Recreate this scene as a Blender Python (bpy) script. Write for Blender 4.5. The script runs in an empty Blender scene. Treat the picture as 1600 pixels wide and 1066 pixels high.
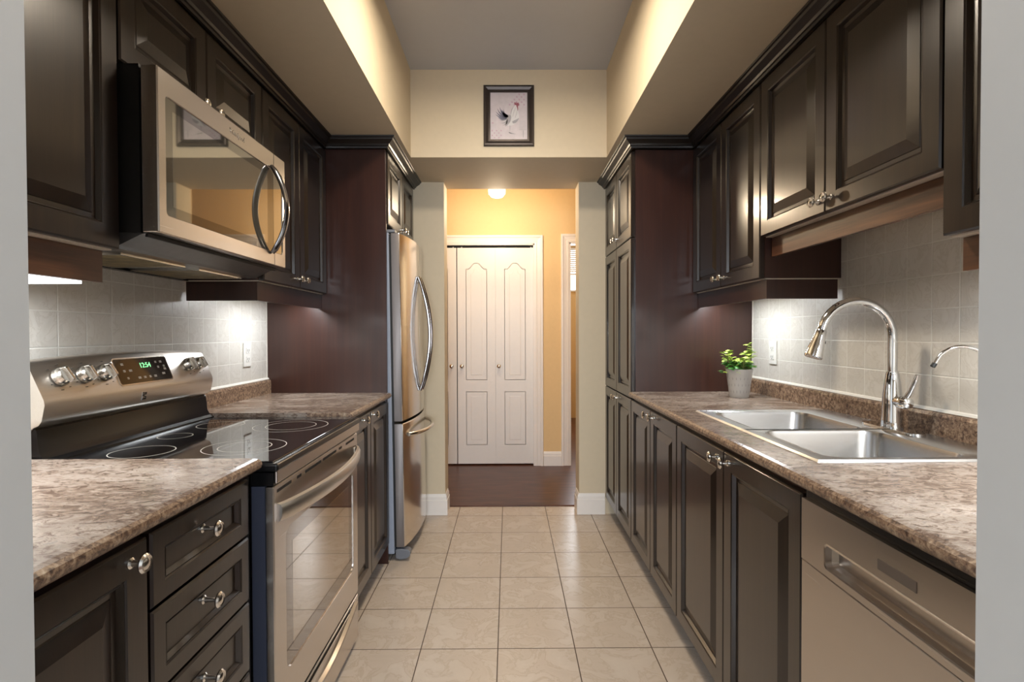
import bpy, bmesh, math, random
from mathutils import Vector, Matrix
random.seed(7)
sc = bpy.context.scene
COL = sc.collection

# ------------------------------------------------------------------ camera
CAM_H = 1.2289
def camera():
    yaw, pitch, roll, F = .0066, .0149, -.0031, 826.69
    cy, sy = math.cos(yaw), math.sin(yaw)
    f = Vector((sy, cy, 0)); r = Vector((cy, -sy, 0)); u = Vector((0, 0, 1))
    cp, sp = math.cos(pitch), math.sin(pitch)
    f2 = f*cp - u*sp; u2 = u*cp + f*sp
    cr, sr = math.cos(roll), math.sin(roll)
    r3 = r*cr + u2*sr; u3 = u2*cr - r*sr
    cd = bpy.data.cameras.new('camera'); co = bpy.data.objects.new('camera', cd); COL.objects.link(co)
    m = Matrix((( r3.x, u3.x, -f2.x), (r3.y, u3.y, -f2.y), (r3.z, u3.z, -f2.z))).to_4x4()
    m.translation = Vector((0, 0, CAM_H)); co.matrix_world = m
    cd.sensor_width = 36.0; cd.sensor_fit = 'HORIZONTAL'; cd.lens = F/1600*36
    cd.clip_start = .02; cd.clip_end = 60
    sc.camera = co
camera()
sc.view_settings.view_transform = 'Standard'; sc.view_settings.look = 'None'
sc.view_settings.gamma = 1; sc.view_settings.use_curve_mapping = False
sc.view_settings.exposure = 0.50
w = bpy.data.worlds.new('sky'); sc.world = w; w.use_nodes = True
w.node_tree.nodes['Background'].inputs[0].default_value = (.75, .85, 1, 1)
w.node_tree.nodes['Background'].inputs[1].default_value = 1.6
sc.cycles.max_bounces = 10; sc.cycles.diffuse_bounces = 6; sc.cycles.glossy_bounces = 5
sc.cycles.sample_clamp_indirect = 4; sc.cycles.caustics_reflective = False; sc.cycles.caustics_refractive = False
sc.cycles.use_denoising = True

def light(name, kind, loc, power, col, size=.1, size_y=None, rot=(0, 0, 0), spread=None):
    l = bpy.data.lights.new(name, kind); o = bpy.data.objects.new(name, l); COL.objects.link(o)
    o.location = loc; o.rotation_euler = rot; l.energy = power; l.color = col
    if kind == 'AREA':
        l.size = size
        if size_y: l.shape = 'RECTANGLE'; l.size_y = size_y
        if spread: l.spread = spread
    else: l.shadow_soft_size = size
    return o
WARM = (1, .86, .68); WARMER = (1, .74, .44); COOL = (.93, .97, 1); DAY = (.86, .93, 1)
# unseen area light behind the camera: window daylight that doubles as kitchen fill
light('daylight_fill', 'AREA', (0, -2.85, 1.45), 165, DAY, 2.0, 1.5, (math.radians(90), 0, 0))

# ------------------------------------------------------------------ colours / materials
def C(r, g, b):
    def f(c):
        c /= 255
        return c/12.92 if c <= .04045 else ((c+.055)/1.055)**2.4
    return (f(r), f(g), f(b), 1)
class N:
    """small node helper"""
    def __init__(s, name):
        s.m = bpy.data.materials.new(name); s.m.use_nodes = True
        s.t = s.m.node_tree; s.b = s.t.nodes['Principled BSDF']
    def n(s, kind, **kw):
        x = s.t.nodes.new(kind)
        for k, v in kw.items(): setattr(x, k, v)
        return x
    def l(s, a, b): s.t.links.new(a, b)
    def coords(s, scale=(1, 1, 1), loc=(0, 0, 0)):
        tc = s.n('ShaderNodeNewGeometry'); mp = s.n('ShaderNodeMapping')
        mp.inputs['Scale'].default_value = scale; mp.inputs['Location'].default_value = loc
        s.l(tc.outputs['Position'], mp.inputs[0]); return mp.outputs[0]
    def noise(s, scale, detail=4, rough=.55, vec=None, dist=0):
        x = s.n('ShaderNodeTexNoise'); x.inputs['Scale'].default_value = scale
        x.inputs['Detail'].default_value = detail; x.inputs['Roughness'].default_value = rough
        x.inputs['Distortion'].default_value = dist
        if vec: s.l(vec, x.inputs['Vector'])
        return x.outputs[0]
    def ramp(s, fac, stops):
        x = s.n('ShaderNodeValToRGB'); e = x.color_ramp.elements
        while len(e) < len(stops): e.new(.5)
        for q, (p, c) in zip(e, stops): q.position = p; q.color = c
        s.l(fac, x.inputs[0]); return x.outputs[0]
    def math(s, op, a, b=0.0, c=None):
        x = s.n('ShaderNodeMath', operation=op)
        for i, v in enumerate((a, b) if c is None else (a, b, c)):
            if isinstance(v, (int, float)): x.inputs[i].default_value = v
            else: s.l(v, x.inputs[i])
        return x.outputs[0]
    def mix(s, fac, a, b):
        x = s.n('ShaderNodeMix', data_type='RGBA')
        for i, v in ((0, fac), (6, a), (7, b)):
            if isinstance(v, (int, float, tuple)): x.inputs[i].default_value = v
            else: s.l(v, x.inputs[i])
        return x.outputs[2]
    def bump(s, h, strength=.2, dist=.002):
        x = s.n('ShaderNodeBump'); x.inputs['Strength'].default_value = strength
        x.inputs['Distance'].default_value = dist; s.l(h, x.inputs['Height'])
        s.l(x.outputs[0], s.b.inputs['Normal'])
    def set(s, **kw):
        for k, v in kw.items(): s.b.inputs[k.replace('_', ' ')].default_value = v
        return s
def plain(name, col, rough=.5, metal=0, noise=.0, **kw):
    a = N(name); a.set(Roughness=rough, Metallic=metal, **kw)
    n = a.noise(30, 3, vec=a.coords())
    lo = tuple(c*(1-noise) for c in col[:3])+(1,); hi = tuple(min(1, c*(1+noise)) for c in col[:3])+(1,)
    a.l(a.ramp(n, [(.3, lo), (.7, hi)]), a.b.inputs['Base Color'])
    return a.m
def m_wood(name, c0, c1, c2, rough=.33, coat=.25, scale=(55, 55, 2.2)):
    a = N(name); a.set(Roughness=rough, Coat_Weight=coat, Coat_Roughness=.14)
    v = a.coords(scale); n = a.noise(1, 6, .6, v, .4)
    a.l(a.ramp(n, [(.3, c0), (.52, c1), (.75, c2)]), a.b.inputs['Base Color'])
    f = a.noise(1.0, 3, .6, a.coords((300, 300, 8))); a.bump(f, .08, .001)
    return a.m
M = {}
M['door'] = m_wood('espresso_door_wood', C(25, 17, 12), C(32, 22, 15), C(41, 29, 20), .30, .5)
M['side'] = m_wood('espresso_veneer', C(44, 20, 14), C(51, 25, 17), C(60, 31, 21), .36, .2, (38, 38, 1.6))
M['crown'] = m_wood('crown_wood', C(20, 13, 10), C(25, 17, 12), C(32, 22, 16), .42, .12, (20, 2.2, 60))
M['rail'] = m_wood('light_rail_wood', C(62, 36, 22), C(84, 52, 33), C(110, 72, 46), .38, .25, (40, 3, 60))
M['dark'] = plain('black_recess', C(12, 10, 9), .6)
M['under'] = plain('cream_melamine', C(222, 212, 198), .4)
M['wall'] = plain('beige_wall_paint', C(206, 191, 165), .7, noise=.015)
M['soffit'] = M['wall']
M['ceil'] = plain('white_ceiling_paint', C(190, 192, 198), .8, noise=.01)
M['jamb'] = plain('pale_grey_wall_paint', C(190, 189, 185), .6, noise=.01)
M['hallwall'] = plain('hall_wall_paint', C(222, 190, 140), .7, noise=.015)
M['trim'] = plain('white_trim_paint', C(232, 226, 220), .35, noise=.01)
M['doorw'] = plain('white_door_paint', C(226, 222, 218), .38, noise=.01)
M['nickel'] = plain('satin_nickel', (.72, .69, .64, 1), .22, 1)
M['chrome'] = plain('chrome', (.80, .81, .82, 1), .06, 1)
M['dooredge'] = plain('grey_door_edge', C(112, 106, 104), .42, .5)
M['handle'] = plain('polished_handle_steel', (.46, .46, .47, 1), .13, 1)
M['black'] = plain('black_plastic', C(14, 14, 15), .25)
M['blackmatt'] = plain('black_matt', C(10, 10, 10), .55)
M['white'] = plain('white_plastic', C(236, 234, 228), .35)
M['caulk'] = plain('white_caulk', C(225, 222, 214), .5)

def m_steel(name, base, rough, horiz='Y', br=.03, aniso=.0):
    a = N(name); a.set(Metallic=1, Base_Color=base)
    sc_ = {'Y': (400, 2, 400), 'Z': (400, 400, 2), 'X': (2, 400, 400)}[horiz]
    n = a.noise(1, 3, .6, a.coords(sc_))
    r = a.math('MULTIPLY_ADD', n, br*2, rough-br)
    a.l(r, a.b.inputs['Roughness'])
    a.l(a.ramp(n, [(.3, tuple(c*.93 for c in base[:3])+(1,)), (.7, base)]), a.b.inputs['Base Color'])
    return a.m
M['steel'] = m_steel('brushed_steel', (.62, .57, .52, 1), .26)
M['steelf'] = m_steel('fridge_steel', (.66, .63, .60, 1), .17, 'Z')
M['steels'] = plain('sink_steel', (.60, .60, .60, 1), .27, 1, noise=.03)
M['steelc'] = m_steel('console_steel', (.78, .73, .67, 1), .34)
M['mwgrey'] = plain('dark_grey_metal', C(92, 92, 92), .32, .6, noise=.08)
M['graph'] = plain('graphite_metal', (.30, .30, .32, 1), .18, 1)
M['trimdark'] = plain('dark_blue_enamel', C(58, 62, 76), .3)
M['fside'] = plain('grey_blue_fridge_paint', C(148, 157, 174), .35, noise=.02)
M['dispw'] = plain('grey_brown_display', C(98, 88, 80), .3)
M['fcap'] = plain('grey_plastic', C(112, 116, 124), .45)

def m_floor():
    a = N('ceramic_floor_tile')
    g = a.n('ShaderNodeNewGeometry'); sp = a.n('ShaderNodeSeparateXYZ'); a.l(g.outputs['Position'], sp.inputs[0])
    T = .300
    def cell(sock, off):
        q = a.math('MULTIPLY_ADD', sock, 1/T, -off/T + 40)
        fr = a.math('FRACT', q); fl = a.math('FLOOR', q)
        d = a.math('MINIMUM', fr, a.math('SUBTRACT', 1.0, fr)); return d, fl
    dx, fx = cell(sp.outputs[0], -.3451); dy, fy = cell(sp.outputs[1], 3.2431)
    d = a.math('MINIMUM', dx, dy)
    grout = a.math('SMOOTHSTEP', d, .0055, .0095) if False else a.n('ShaderNodeMapRange')
    grout.interpolation_type = 'SMOOTHSTEP'
    grout.inputs['From Min'].default_value = .0045; grout.inputs['From Max'].default_value = .0085
    a.l(d, grout.inputs['Value']); gm = grout.outputs[0]
    # per-tile offset for the veins
    cmb = a.n('ShaderNodeCombineXYZ'); a.l(a.math('MULTIPLY', fx, 3.7), cmb.inputs[0]); a.l(a.math('MULTIPLY', fy, 5.3), cmb.inputs[1])
    va = a.n('ShaderNodeVectorMath', operation='ADD'); a.l(g.outputs['Position'], va.inputs[0]); a.l(cmb.outputs[0], va.inputs[1])
    n1 = a.noise(9, 8, .62, va.outputs[0], .9); n2 = a.noise(3, 3, .5, va.outputs[0])
    c = a.ramp(n1, [(.36, C(196, 182, 168)), (.47, C(200, 186, 172)), (.505, C(189, 174, 158)), (.54, C(202, 189, 176)), (.7, C(207, 195, 182))])
    c = a.mix(a.ramp(n2, [(.35, (0, 0, 0, 1)), (.7, (.4, .4, .4, 1))]), c, C(188, 174, 158))
    c = a.mix(gm, C(84, 68, 56), c)
    a.l(c, a.b.inputs['Base Color'])
    a.l(a.math('MULTIPLY_ADD', gm, -.42, .68), a.b.inputs['Roughness'])
    a.bump(gm, .5, .002); return a.m
M['floor'] = m_floor()
def m_hallfloor():
    a = N('dark_laminate_floor'); a.set(Roughness=.3, IOR=1.35)
    g = a.n('ShaderNodeNewGeometry'); sp = a.n('ShaderNodeSeparateXYZ'); a.l(g.outputs['Position'], sp.inputs[0])
    q = a.math('MULTIPLY_ADD', sp.outputs[1], 1/.13, 10.35); fl = a.math('FLOOR', q); fr = a.math('FRACT', q)
    cmb = a.n('ShaderNodeCombineXYZ'); a.l(a.math('MULTIPLY', fl, 2.31), cmb.inputs[0]); a.l(fl, cmb.inputs[2])
    va = a.n('ShaderNodeVectorMath', operation='ADD'); a.l(a.coords((2.5, 30, 1)), va.inputs[0]); a.l(cmb.outputs[0], va.inputs[1])
    n = a.noise(1.5, 5, .6, va.outputs[0], .5)
    c = a.ramp(n, [(.3, C(62, 34, 22)), (.5, C(82, 48, 32)), (.72, C(106, 66, 45))])
    e = a.ramp(fr, [(0, (1, 1, 1, 1)), (.025, (0, 0, 0, 1))])
    c = a.mix(e, c, C(30, 16, 10)); a.l(c, a.b.inputs['Base Color']); return a.m
M['hallfloor'] = m_hallfloor()
def m_splash(name, oy, oz, T):
    a = N(name); g = a.n('ShaderNodeNewGeometry'); sp = a.n('ShaderNodeSeparateXYZ'); a.l(g.outputs['Position'], sp.inputs[0])
    def cell(sock, off):
        q = a.math('MULTIPLY_ADD', sock, 1/T, -off/T + 40)
        fr = a.math('FRACT', q); fl = a.math('FLOOR', q)
        return a.math('MINIMUM', fr, a.math('SUBTRACT', 1.0, fr)), fl
    dy, fy = cell(sp.outputs[1], oy); dz, fz = cell(sp.outputs[2], oz); d = a.math('MINIMUM', dy, dz)
    mr = a.n('ShaderNodeMapRange'); mr.interpolation_type = 'SMOOTHSTEP'
    mr.inputs['From Min'].default_value = .012; mr.inputs['From Max'].default_value = .026; a.l(d, mr.inputs['Value']); gm = mr.outputs[0]
    cmb = a.n('ShaderNodeCombineXYZ'); a.l(a.math('MULTIPLY', fy, 3.7), cmb.inputs[1]); a.l(a.math('MULTIPLY', fz, 5.3), cmb.inputs[2])
    va = a.n('ShaderNodeVectorMath', operation='ADD'); a.l(g.outputs['Position'], va.inputs[0]); a.l(cmb.outputs[0], va.inputs[1])
    n1 = a.noise(14, 7, .6, va.outputs[0], 1.2); n3 = a.noise(60, 4, .6, va.outputs[0])
    wv = a.n('ShaderNodeTexWhiteNoise', noise_dimensions='2D'); c2 = a.n('ShaderNodeCombineXYZ'); a.l(fy, c2.inputs[0]); a.l(fz, c2.inputs[1]); a.l(c2.outputs[0], wv.inputs['Vector'])
    c = a.ramp(n1, [(.3, C(216, 212, 203)), (.48, C(224, 220, 212)), (.515, C(213, 208, 198)), (.56, C(226, 222, 214)), (.75, C(230, 227, 220))])
    c = a.mix(a.math('MULTIPLY', wv.outputs[0], .3), c, C(206, 200, 190))
    c = a.mix(gm, C(238, 236, 228), c); a.l(c, a.b.inputs['Base Color'])
    a.l(a.math('MULTIPLY_ADD', gm, -.3, .62), a.b.inputs['Roughness'])
    h = a.math('ADD', gm, a.math('MULTIPLY', n1, .6)); h = a.math('ADD', h, a.math('MULTIPLY', n3, .1)); a.bump(h, .45, .002); return a.m
M['splashL'] = m_splash('wall_tile_left', 2.738, 1.295, .1025)
M['splashR'] = m_splash('wall_tile_right', 2.73, 1.299, .1015)
def m_counter():
    a = N('mottled_laminate'); a.set(Roughness=.22)
    v = a.coords((36, 62, 62)); n = a.noise(1, 10, .74, v, .9)
    v2 = a.coords((4, 9, 9)); n2 = a.noise(1, 4, .6, v2, .5)
    c = a.ramp(n, [(.30, C(62, 46, 38)), (.41, C(112, 95, 84)), (.47, C(150, 136, 124)), (.53, C(170, 158, 147)), (.60, C(130, 119, 112)), (.72, C(194, 188, 180))])
    c2 = a.ramp(n, [(.30, C(54, 39, 32)), (.44, C(98, 80, 69)), (.55, C(134, 118, 105)), (.72, C(176, 166, 156))])
    c = a.mix(a.ramp(n2, [(.42, (0, 0, 0, 1)), (.6, (1, 1, 1, 1))]), c2, c)
    a.l(c, a.b.inputs['Base Color']); return a.m
M['counter'] = m_counter()
def m_counter_edge():
    a = N('mottled_laminate_edge'); a.set(Roughness=.28)
    v = a.coords((85, 85, 85)); n = a.noise(1, 8, .72, v, .4)
    c = a.ramp(n, [(.34, C(50, 36, 30)), (.44, C(96, 74, 60)), (.52, C(138, 114, 94)), (.60, C(164, 142, 120)), (.72, C(194, 178, 160))])
    a.l(c, a.b.inputs['Base Color']); return a.m
M['cedge'] = m_counter_edge()
def m_glass(name, base, metal, rough=.03, ior=1.5):
    a = N(name); a.set(Base_Color=base, Metallic=metal, Roughness=rough, IOR=ior)
    n = a.noise(9, 3, .5, a.coords()); a.l(a.math('MULTIPLY_ADD', n, .02, rough-.01), a.b.inputs['Roughness']); return a.m
M['mwglass'] = m_glass('microwave_glass', (.42, .41, .37, 1), .9, .03)
M['mwborder'] = m_glass('microwave_glass_border', (.25, .245, .23, 1), .9, .03)
M['ovglass'] = m_glass('oven_glass', (.52, .47, .41, 1), .92, .03)
M['ovborder'] = m_glass('oven_glass_border', (.34, .31, .28, 1), .92, .03)
M['cookglass'] = m_glass('cooktop_glass', (.006, .006, .007, 1), 0, .03, 2.1)
M['dispglass'] = m_glass('display_glass', (.03, .025, .02, 1), .2, .06, 1.8)
M['ring'] = plain('burner_marking', C(205, 200, 190), .4)
M['filter'] = plain('grease_filter_mesh', C(120, 105, 70), .5, .5, noise=.5)
M['leaf'] = plain('herb_leaf', C(66, 132, 46), .45, noise=.35)
M['leaf2'] = plain('herb_young_leaf', C(170, 196, 84), .45, noise=.25)
M['stem'] = plain('herb_stem', C(120, 130, 70), .5)
M['soil'] = plain('potting_soil', C(40, 28, 20), .9, noise=.4)
M['pot'] = plain('grey_glazed_pot', C(182, 180, 178), .5, noise=.03)
M['potd'] = plain('pot_groove', C(160, 158, 157), .6, noise=.05)
M['frame'] = plain('pewter_frame', C(64, 56, 52), .32, .5, noise=.05)
def emis(name, col, s):
    a = N(name); a.set(Base_Color=col, Emission_Color=col, Emission_Strength=s, Roughness=.4)
    n = a.noise(6, 2, .5, a.coords()); a.l(a.ramp(n, [(0, tuple(c*.97 for c in col[:3])+(1,)), (1, col)]), a.b.inputs['Emission Color']); return a.m
M['lamp'] = emis('kitchen_lamp_glass', (1, .93, .82, 1), 2)
M['halllamp'] = emis('hall_lamp_glass', (1, .90, .74, 1), 1.1)
M['led'] = emis('under_cabinet_lens', (.96, .98, 1, 1), 2.2)
M['green'] = emis('clock_digits', (.25, .9, .35, 1), 1.0)
M['print'] = plain('print_paper', C(196, 186, 190), .5, noise=.06)
M['pk_dark'] = plain('print_ink_slate', C(104, 104, 122), .6, noise=.1)
M['pk_mid'] = plain('print_ink_grey', C(160, 156, 160), .6, noise=.1)
M['pk_red'] = plain('print_ink_red', C(140, 76, 88), .6)
M['pk_pink'] = plain('print_ink_pink', C(186, 158, 172), .6)
M['pk_white'] = plain('print_ink_cream', C(206, 203, 204), .6)
M['icon'] = plain('panel_printing', C(205, 196, 184), .5)
M['ink'] = plain('dark_printing', C(40, 36, 32), .5)
M['sky'] = emis('window_daylight', (.9, .95, 1, 1), 1.4)

# ------------------------------------------------------------------ mesh helpers
class B:
    def __init__(s): s.bm = bmesh.new(); s.mi = 0
    def face(s, vs):
        try:
            f = s.bm.faces.new(vs); f.material_index = s.mi; return f
        except ValueError: return None
    def box(s, x0, x1, y0, y1, z0, z1):
        v = [s.bm.verts.new((x, y, z)) for x in (x0, x1) for y in (y0, y1) for z in (z0, z1)]
        for q in ((0, 1, 3, 2), (4, 6, 7, 5), (0, 4, 5, 1), (2, 3, 7, 6), (0, 2, 6, 4), (1, 5, 7, 3)): s.face([v[i] for i in q])
        return s
    def quad(s, *pts): s.face([s.bm.verts.new(p) for p in pts]); return s
    def rings(s, rings, cap0=True, cap1=True, closed=True):
        R = [[s.bm.verts.new(p) for p in r] for r in rings]
        for a, b in zip(R, R[1:]):
            n = len(a)
            for i in range(n if closed else n-1):
                s.face([a[i], a[(i+1) % n], b[(i+1) % n], b[i]])
        if cap0 and len(R[0]) > 2: s.face(R[0])
        if cap1 and len(R[-1]) > 2: s.face(R[-1])
        return s
    def lathe(s, prof, o, axis='Z', n=24, sx=1):
        """prof: (radius, height) from o along axis vector"""
        ax = {'Z': Vector((0, 0, 1)), 'X': Vector((1, 0, 0)), 'Y': Vector((0, 1, 0)), '-X': Vector((-1, 0, 0)), '-Y': Vector((0, -1, 0))}[axis] if isinstance(axis, str) else axis
        ax = Vector(ax).normalized()
        a = ax.orthogonal().normalized(); b = ax.cross(a)
        o = Vector(o); R = []
        for r, h in prof:
            r = max(r, 1e-5)
            R.append([o + ax*h + (a*math.cos(t) + b*math.sin(t))*r for t in [2*math.pi*i/n for i in range(n)]])
        return s.rings(R)
    def tube(s, pts, rad, n=12, flat=None):
        pts = [Vector(p) for p in pts]; R = []
        up = None
        for i, p in enumerate(pts):
            t = (pts[min(i+1, len(pts)-1)] - pts[max(i-1, 0)]).normalized()
            if up is None: up = t.orthogonal().normalized() if flat is None else Vector(flat)
            a = (up - t*up.dot(t)).normalized(); b = t.cross(a); up = a
            r = rad[i] if isinstance(rad, (list, tuple)) else rad
            ra, rb = r if isinstance(r, tuple) else (r, r)
            R.append([p + a*math.cos(q)*ra + b*math.sin(q)*rb for q in [2*math.pi*k/n for k in range(n)]])
        return s.rings(R)
    def prism(s, poly, fn0, fn1):
        """poly 2D -> two mapped loops"""
        return s.rings([[fn0(p) for p in poly], [fn1(p) for p in poly]])
def obj(name, b, mats, parent=None, smooth=False, bevel=0, label=None, kind=None, seg=2):
    bm = b.bm if isinstance(b, B) else b
    bmesh.ops.recalc_face_normals(bm, faces=bm.faces)
    off = Vector(parent_world(parent)) if parent else Vector((0, 0, 0))
    if off.length: bmesh.ops.translate(bm, verts=bm.verts, vec=-off)
    me = bpy.data.meshes.new(name); bm.to_mesh(me); bm.free()
    if not isinstance(mats, (list, tuple)): mats = [mats]
    for m in mats: me.materials.append(M[m] if isinstance(m, str) else m)
    if smooth:
        for p in me.polygons: p.use_smooth = True
        try: me.set_sharp_from_angle(angle=math.radians(28 if name.endswith('_door') or name == 'freezer_drawer' else 35))
        except Exception: pass
    o = bpy.data.objects.new(name, me); COL.objects.link(o)
    if parent: o.parent = parent
    if bevel:
        md = o.modifiers.new('bevel', 'BEVEL'); md.width = bevel; md.segments = seg; md.limit_method = 'ANGLE'; md.angle_limit = math.radians(40)
    if label: o['label'] = label
    if kind: o['kind'] = kind
    return o
def parent_world(p):
    v = Vector((0, 0, 0))
    while p is not None: v += p.location; p = p.parent
    return v
def thing(name, loc, label, cat, group=None):
    o = bpy.data.objects.new(name, None); COL.objects.link(o); o.location = loc
    o.empty_display_size = .05; o['label'] = label; o['category'] = cat
    if group: o['group'] = group
    return o
def tag(o, label, cat, group=None):
    o['label'] = label; o['category'] = cat
    if group: o['group'] = group
    return o
def struct(name, b, m, **kw): return obj(name, b, m, kind='structure', **kw)
def text_bm(txt, size, fn, extrude=.0006, font_spacing=1.0):
    """text as mesh; fn maps (u,v,n) -> world"""
    cu = bpy.data.curves.new('t', 'FONT'); cu.body = txt; cu.size = size; cu.extrude = extrude; cu.space_character = font_spacing
    cu.align_x = 'CENTER'; cu.align_y = 'CENTER'; cu.resolution_u = 3
    o = bpy.data.objects.new('t', cu); COL.objects.link(o)
    dg = bpy.context.evaluated_depsgraph_get(); me = bpy.data.meshes.new_from_object(o.evaluated_get(dg))
    b = B(); b.bm.from_mesh(me)
    for v in b.bm.verts: v.co = Vector(fn(v.co.x, v.co.y, v.co.z))
    bpy.data.objects.remove(o); bpy.data.curves.remove(cu); bpy.data.meshes.remove(me)
    return b

# ------------------------------------------------------------------ dimensions
WL, WR = 1.285, 1.305          # distance of the side walls
DL, DR = .637, .6545           # base door faces
UL, UR = .9575, .9775          # upper door faces
ZC = .915; ZS = 2.245; ZT = 2.7477
YN = .45; YP = 2.805; YS = 3.575; YO = 3.735; YH = 4.87
XSL, XSR = -.5606, .5716

# ------------------------------------------------------------------ room shell
struct('floor', B().box(-WL-.1, WR+.1, .30, YO, -.05, 0), 'floor')
struct('floor_hall', B().box(-2.2, 2.2, YO+.012, 8.2, -.05, .004), 'hallfloor')
struct('trim_1', B().box(-.432, .476, YO-.006, YO+.03, -.01, .009), 'hallfloor', bevel=.003)
struct('floor_back', B().box(-2.3, 2.3, -3.05, .30, -.05, 0), 'hallfloor')
struct('ceiling', B().box(-WL-.1, WR+.1, YN, 3.2, ZT, ZT+.05), 'ceil')
struct('wall_left', B().box(-WL-.1, -WL, .30, YO, 0, 2.8), 'wall')
struct('wall_right', B().box(WR, WR+.1, .30, YO, 0, 2.8), 'wall')
struct('wall_bulkhead_left', B().box(-WL, XSL, YN, 3.0725, ZS, ZT), 'soffit')
struct('wall_bulkhead_right', B().box(XSR, WR, YN, 3.0725, ZS, ZT), 'soffit')
struct('wall_bulkhead_far', B().box(-WL, WR, 3.0725, YO, ZS, ZT), 'soffit')
struct('wall_stub_left', B().box(-WL, -.432, YS, YO, 0, ZS), 'wall')
struct('wall_stub_right', B().box(.476, WR, YS, YO, 0, ZS), 'wall')
b = B(); b.box(-2.3, -.405, .30, YN, 0, 2.8); b.box(.402, 2.3, .30, YN, 0, 2.8); b.box(-.405, .402, .30, YN, 2.1, 2.8)
struct('wall_near', b, 'jamb')
# back room (behind the camera)
struct('wall_back_left', B().box(-2.35, -2.3, -3, .30, 0, 2.8), 'jamb')
struct('wall_back_right', B().box(2.3, 2.35, -3, .30, 0, 2.8), 'jamb')
struct('ceiling_back', B().box(-2.3, 2.3, -3, .30, 2.8, 2.85), 'ceil')
b = B(); b.box(-2.3, -1.05, -3.05, -2.95, 0, 2.8); b.box(1.05, 2.3, -3.05, -2.95, 0, 2.8); b.box(-1.05, 1.05, -3.05, -2.95, 0, .65); b.box(-1.05, 1.05, -3.05, -2.95, 2.25, 2.8)
struct('wall_back', b, 'jamb')
b = B()
for x in (-1.05, -.03, .99): b.box(x, x+.06, -3.03, -2.97, .65, 2.25)
for z in (.65, 2.19): b.box(-1.05, 1.05, -3.03, -2.97, z, z+.06)
struct('window_2', b, 'trim')
# tile splash backs
b = B().box(-WL, -WL+.008, YN, YP, .90, 1.60); struct('trim_3', b, 'splashL')
b = B().box(WR-.008, WR, YN, YP, .90, 1.65); struct('trim_4', b, 'splashR')
struct('trim_5', B().box(-WL+.007, -WL+.011, YP-.006, YP-.0005, .99, 1.45), 'caulk')
struct('trim_6', B().box(WR-.011, WR-.007, YP-.006, YP-.0005, .99, 1.45), 'caulk')

# baseboards with a moulded profile
def baseboard(name, path, h=.14, t=.016):
    prof = [(0, 0), (t, 0), (t, h*.70), (t*.72, h*.72), (t*.72, h*.86), (t*.45, h*.93), (t*.3, h), (0, h)]
    R = []
    for (x, y), (nx, ny) in path: R.append([(x+nx*p, y+ny*p, z) for p, z in prof])
    return struct(name, B().rings(R), 'trim')
baseboard('baseboard_left', [((-.56, YS), (0, -1)), ((-.432, YS), (1, -1)), ((-.432, YO-.03), (1, 0))])
baseboard('baseboard_right', [((.65, YS), (0, -1)), ((.476, YS), (-1, -1)), ((.476, YO-.03), (-1, 0))])
# hall
struct('wall_hall_left', B().box(-2.25, -2.2, YO, YH, 0, 2.68), 'hallwall')
struct('wall_hall_right', B().box(2.2, 2.25, YO, 8.2, 0, 2.6), 'hallwall')
struct('wall_hall_near', (lambda b: (b.box(-2.2, -.432, YO, YO+.012, 0, 2.62), b.box(.476, 2.2, YO, YO+.012, 0, 2.62), b.box(-.432, .476, YO, YO+.012, ZS, 2.62), b)[-1])(B()), 'hallwall')
struct('ceiling_hall', B().box(-2.2, 2.2, YO, YH+.1, 2.62, 2.68), 'ceil')
b = B(); b.box(.245, .555, YH, YH+.1, 0, 2.62); b.box(-2.2, .245, YH, YH+.1, 2.045, 2.62); b.box(.555, 1.34, YH, YH+.1, 2.055, 2.62)
b.box(1.34, 2.2, YH, YH+.1, 0, 2.62); b.box(-2.2, -1.215, YH, YH+.1, 0, 2.62)
struct('wall_hall_far', b, 'hallwall')
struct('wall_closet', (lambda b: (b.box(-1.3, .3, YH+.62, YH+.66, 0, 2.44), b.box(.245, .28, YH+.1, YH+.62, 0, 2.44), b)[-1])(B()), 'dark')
def casing(name, x0, x1, zt, w=.078, sides=(1, 1)):
    """moulded door casing around an opening in the hall wall"""
    prof = [(0, 0), (0, .008), (.018, .011), (.024, .007), (.05, .012), (.062, .019), (w-.004, .019), (w, .012), (w, 0)]
    b = B()
    R = []
    pts = [((x0, 0), (-1, 0)), ((x0, zt), (-1, 1)), ((x1, zt), (1, 1)), ((x1, 0), (1, 0))]
    for (x, z), (dx, dz) in pts: R.append([(x+dx*p, YH-n, z+dz*p) for p, n in prof])
    b.rings(R)
    # jamb lining
    b.box(x0-.002, x0+.012, YH-.004, YH+.1, 0, zt); b.box(x1-.012, x1+.002, YH-.004, YH+.1, 0, zt); b.box(x0, x1, YH-.004, YH+.1, zt-.012, zt+.002)
    return struct(name, b, 'trim')
casing('trim_7', -1.19, .241, 2.05)
casing('trim_8', .562, 1.33, 2.06)
prof_b = [((.321, YH), (0, -1)), ((.484, YH), (0, -1))]
baseboard('baseboard_hall', prof_b, .135)
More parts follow.
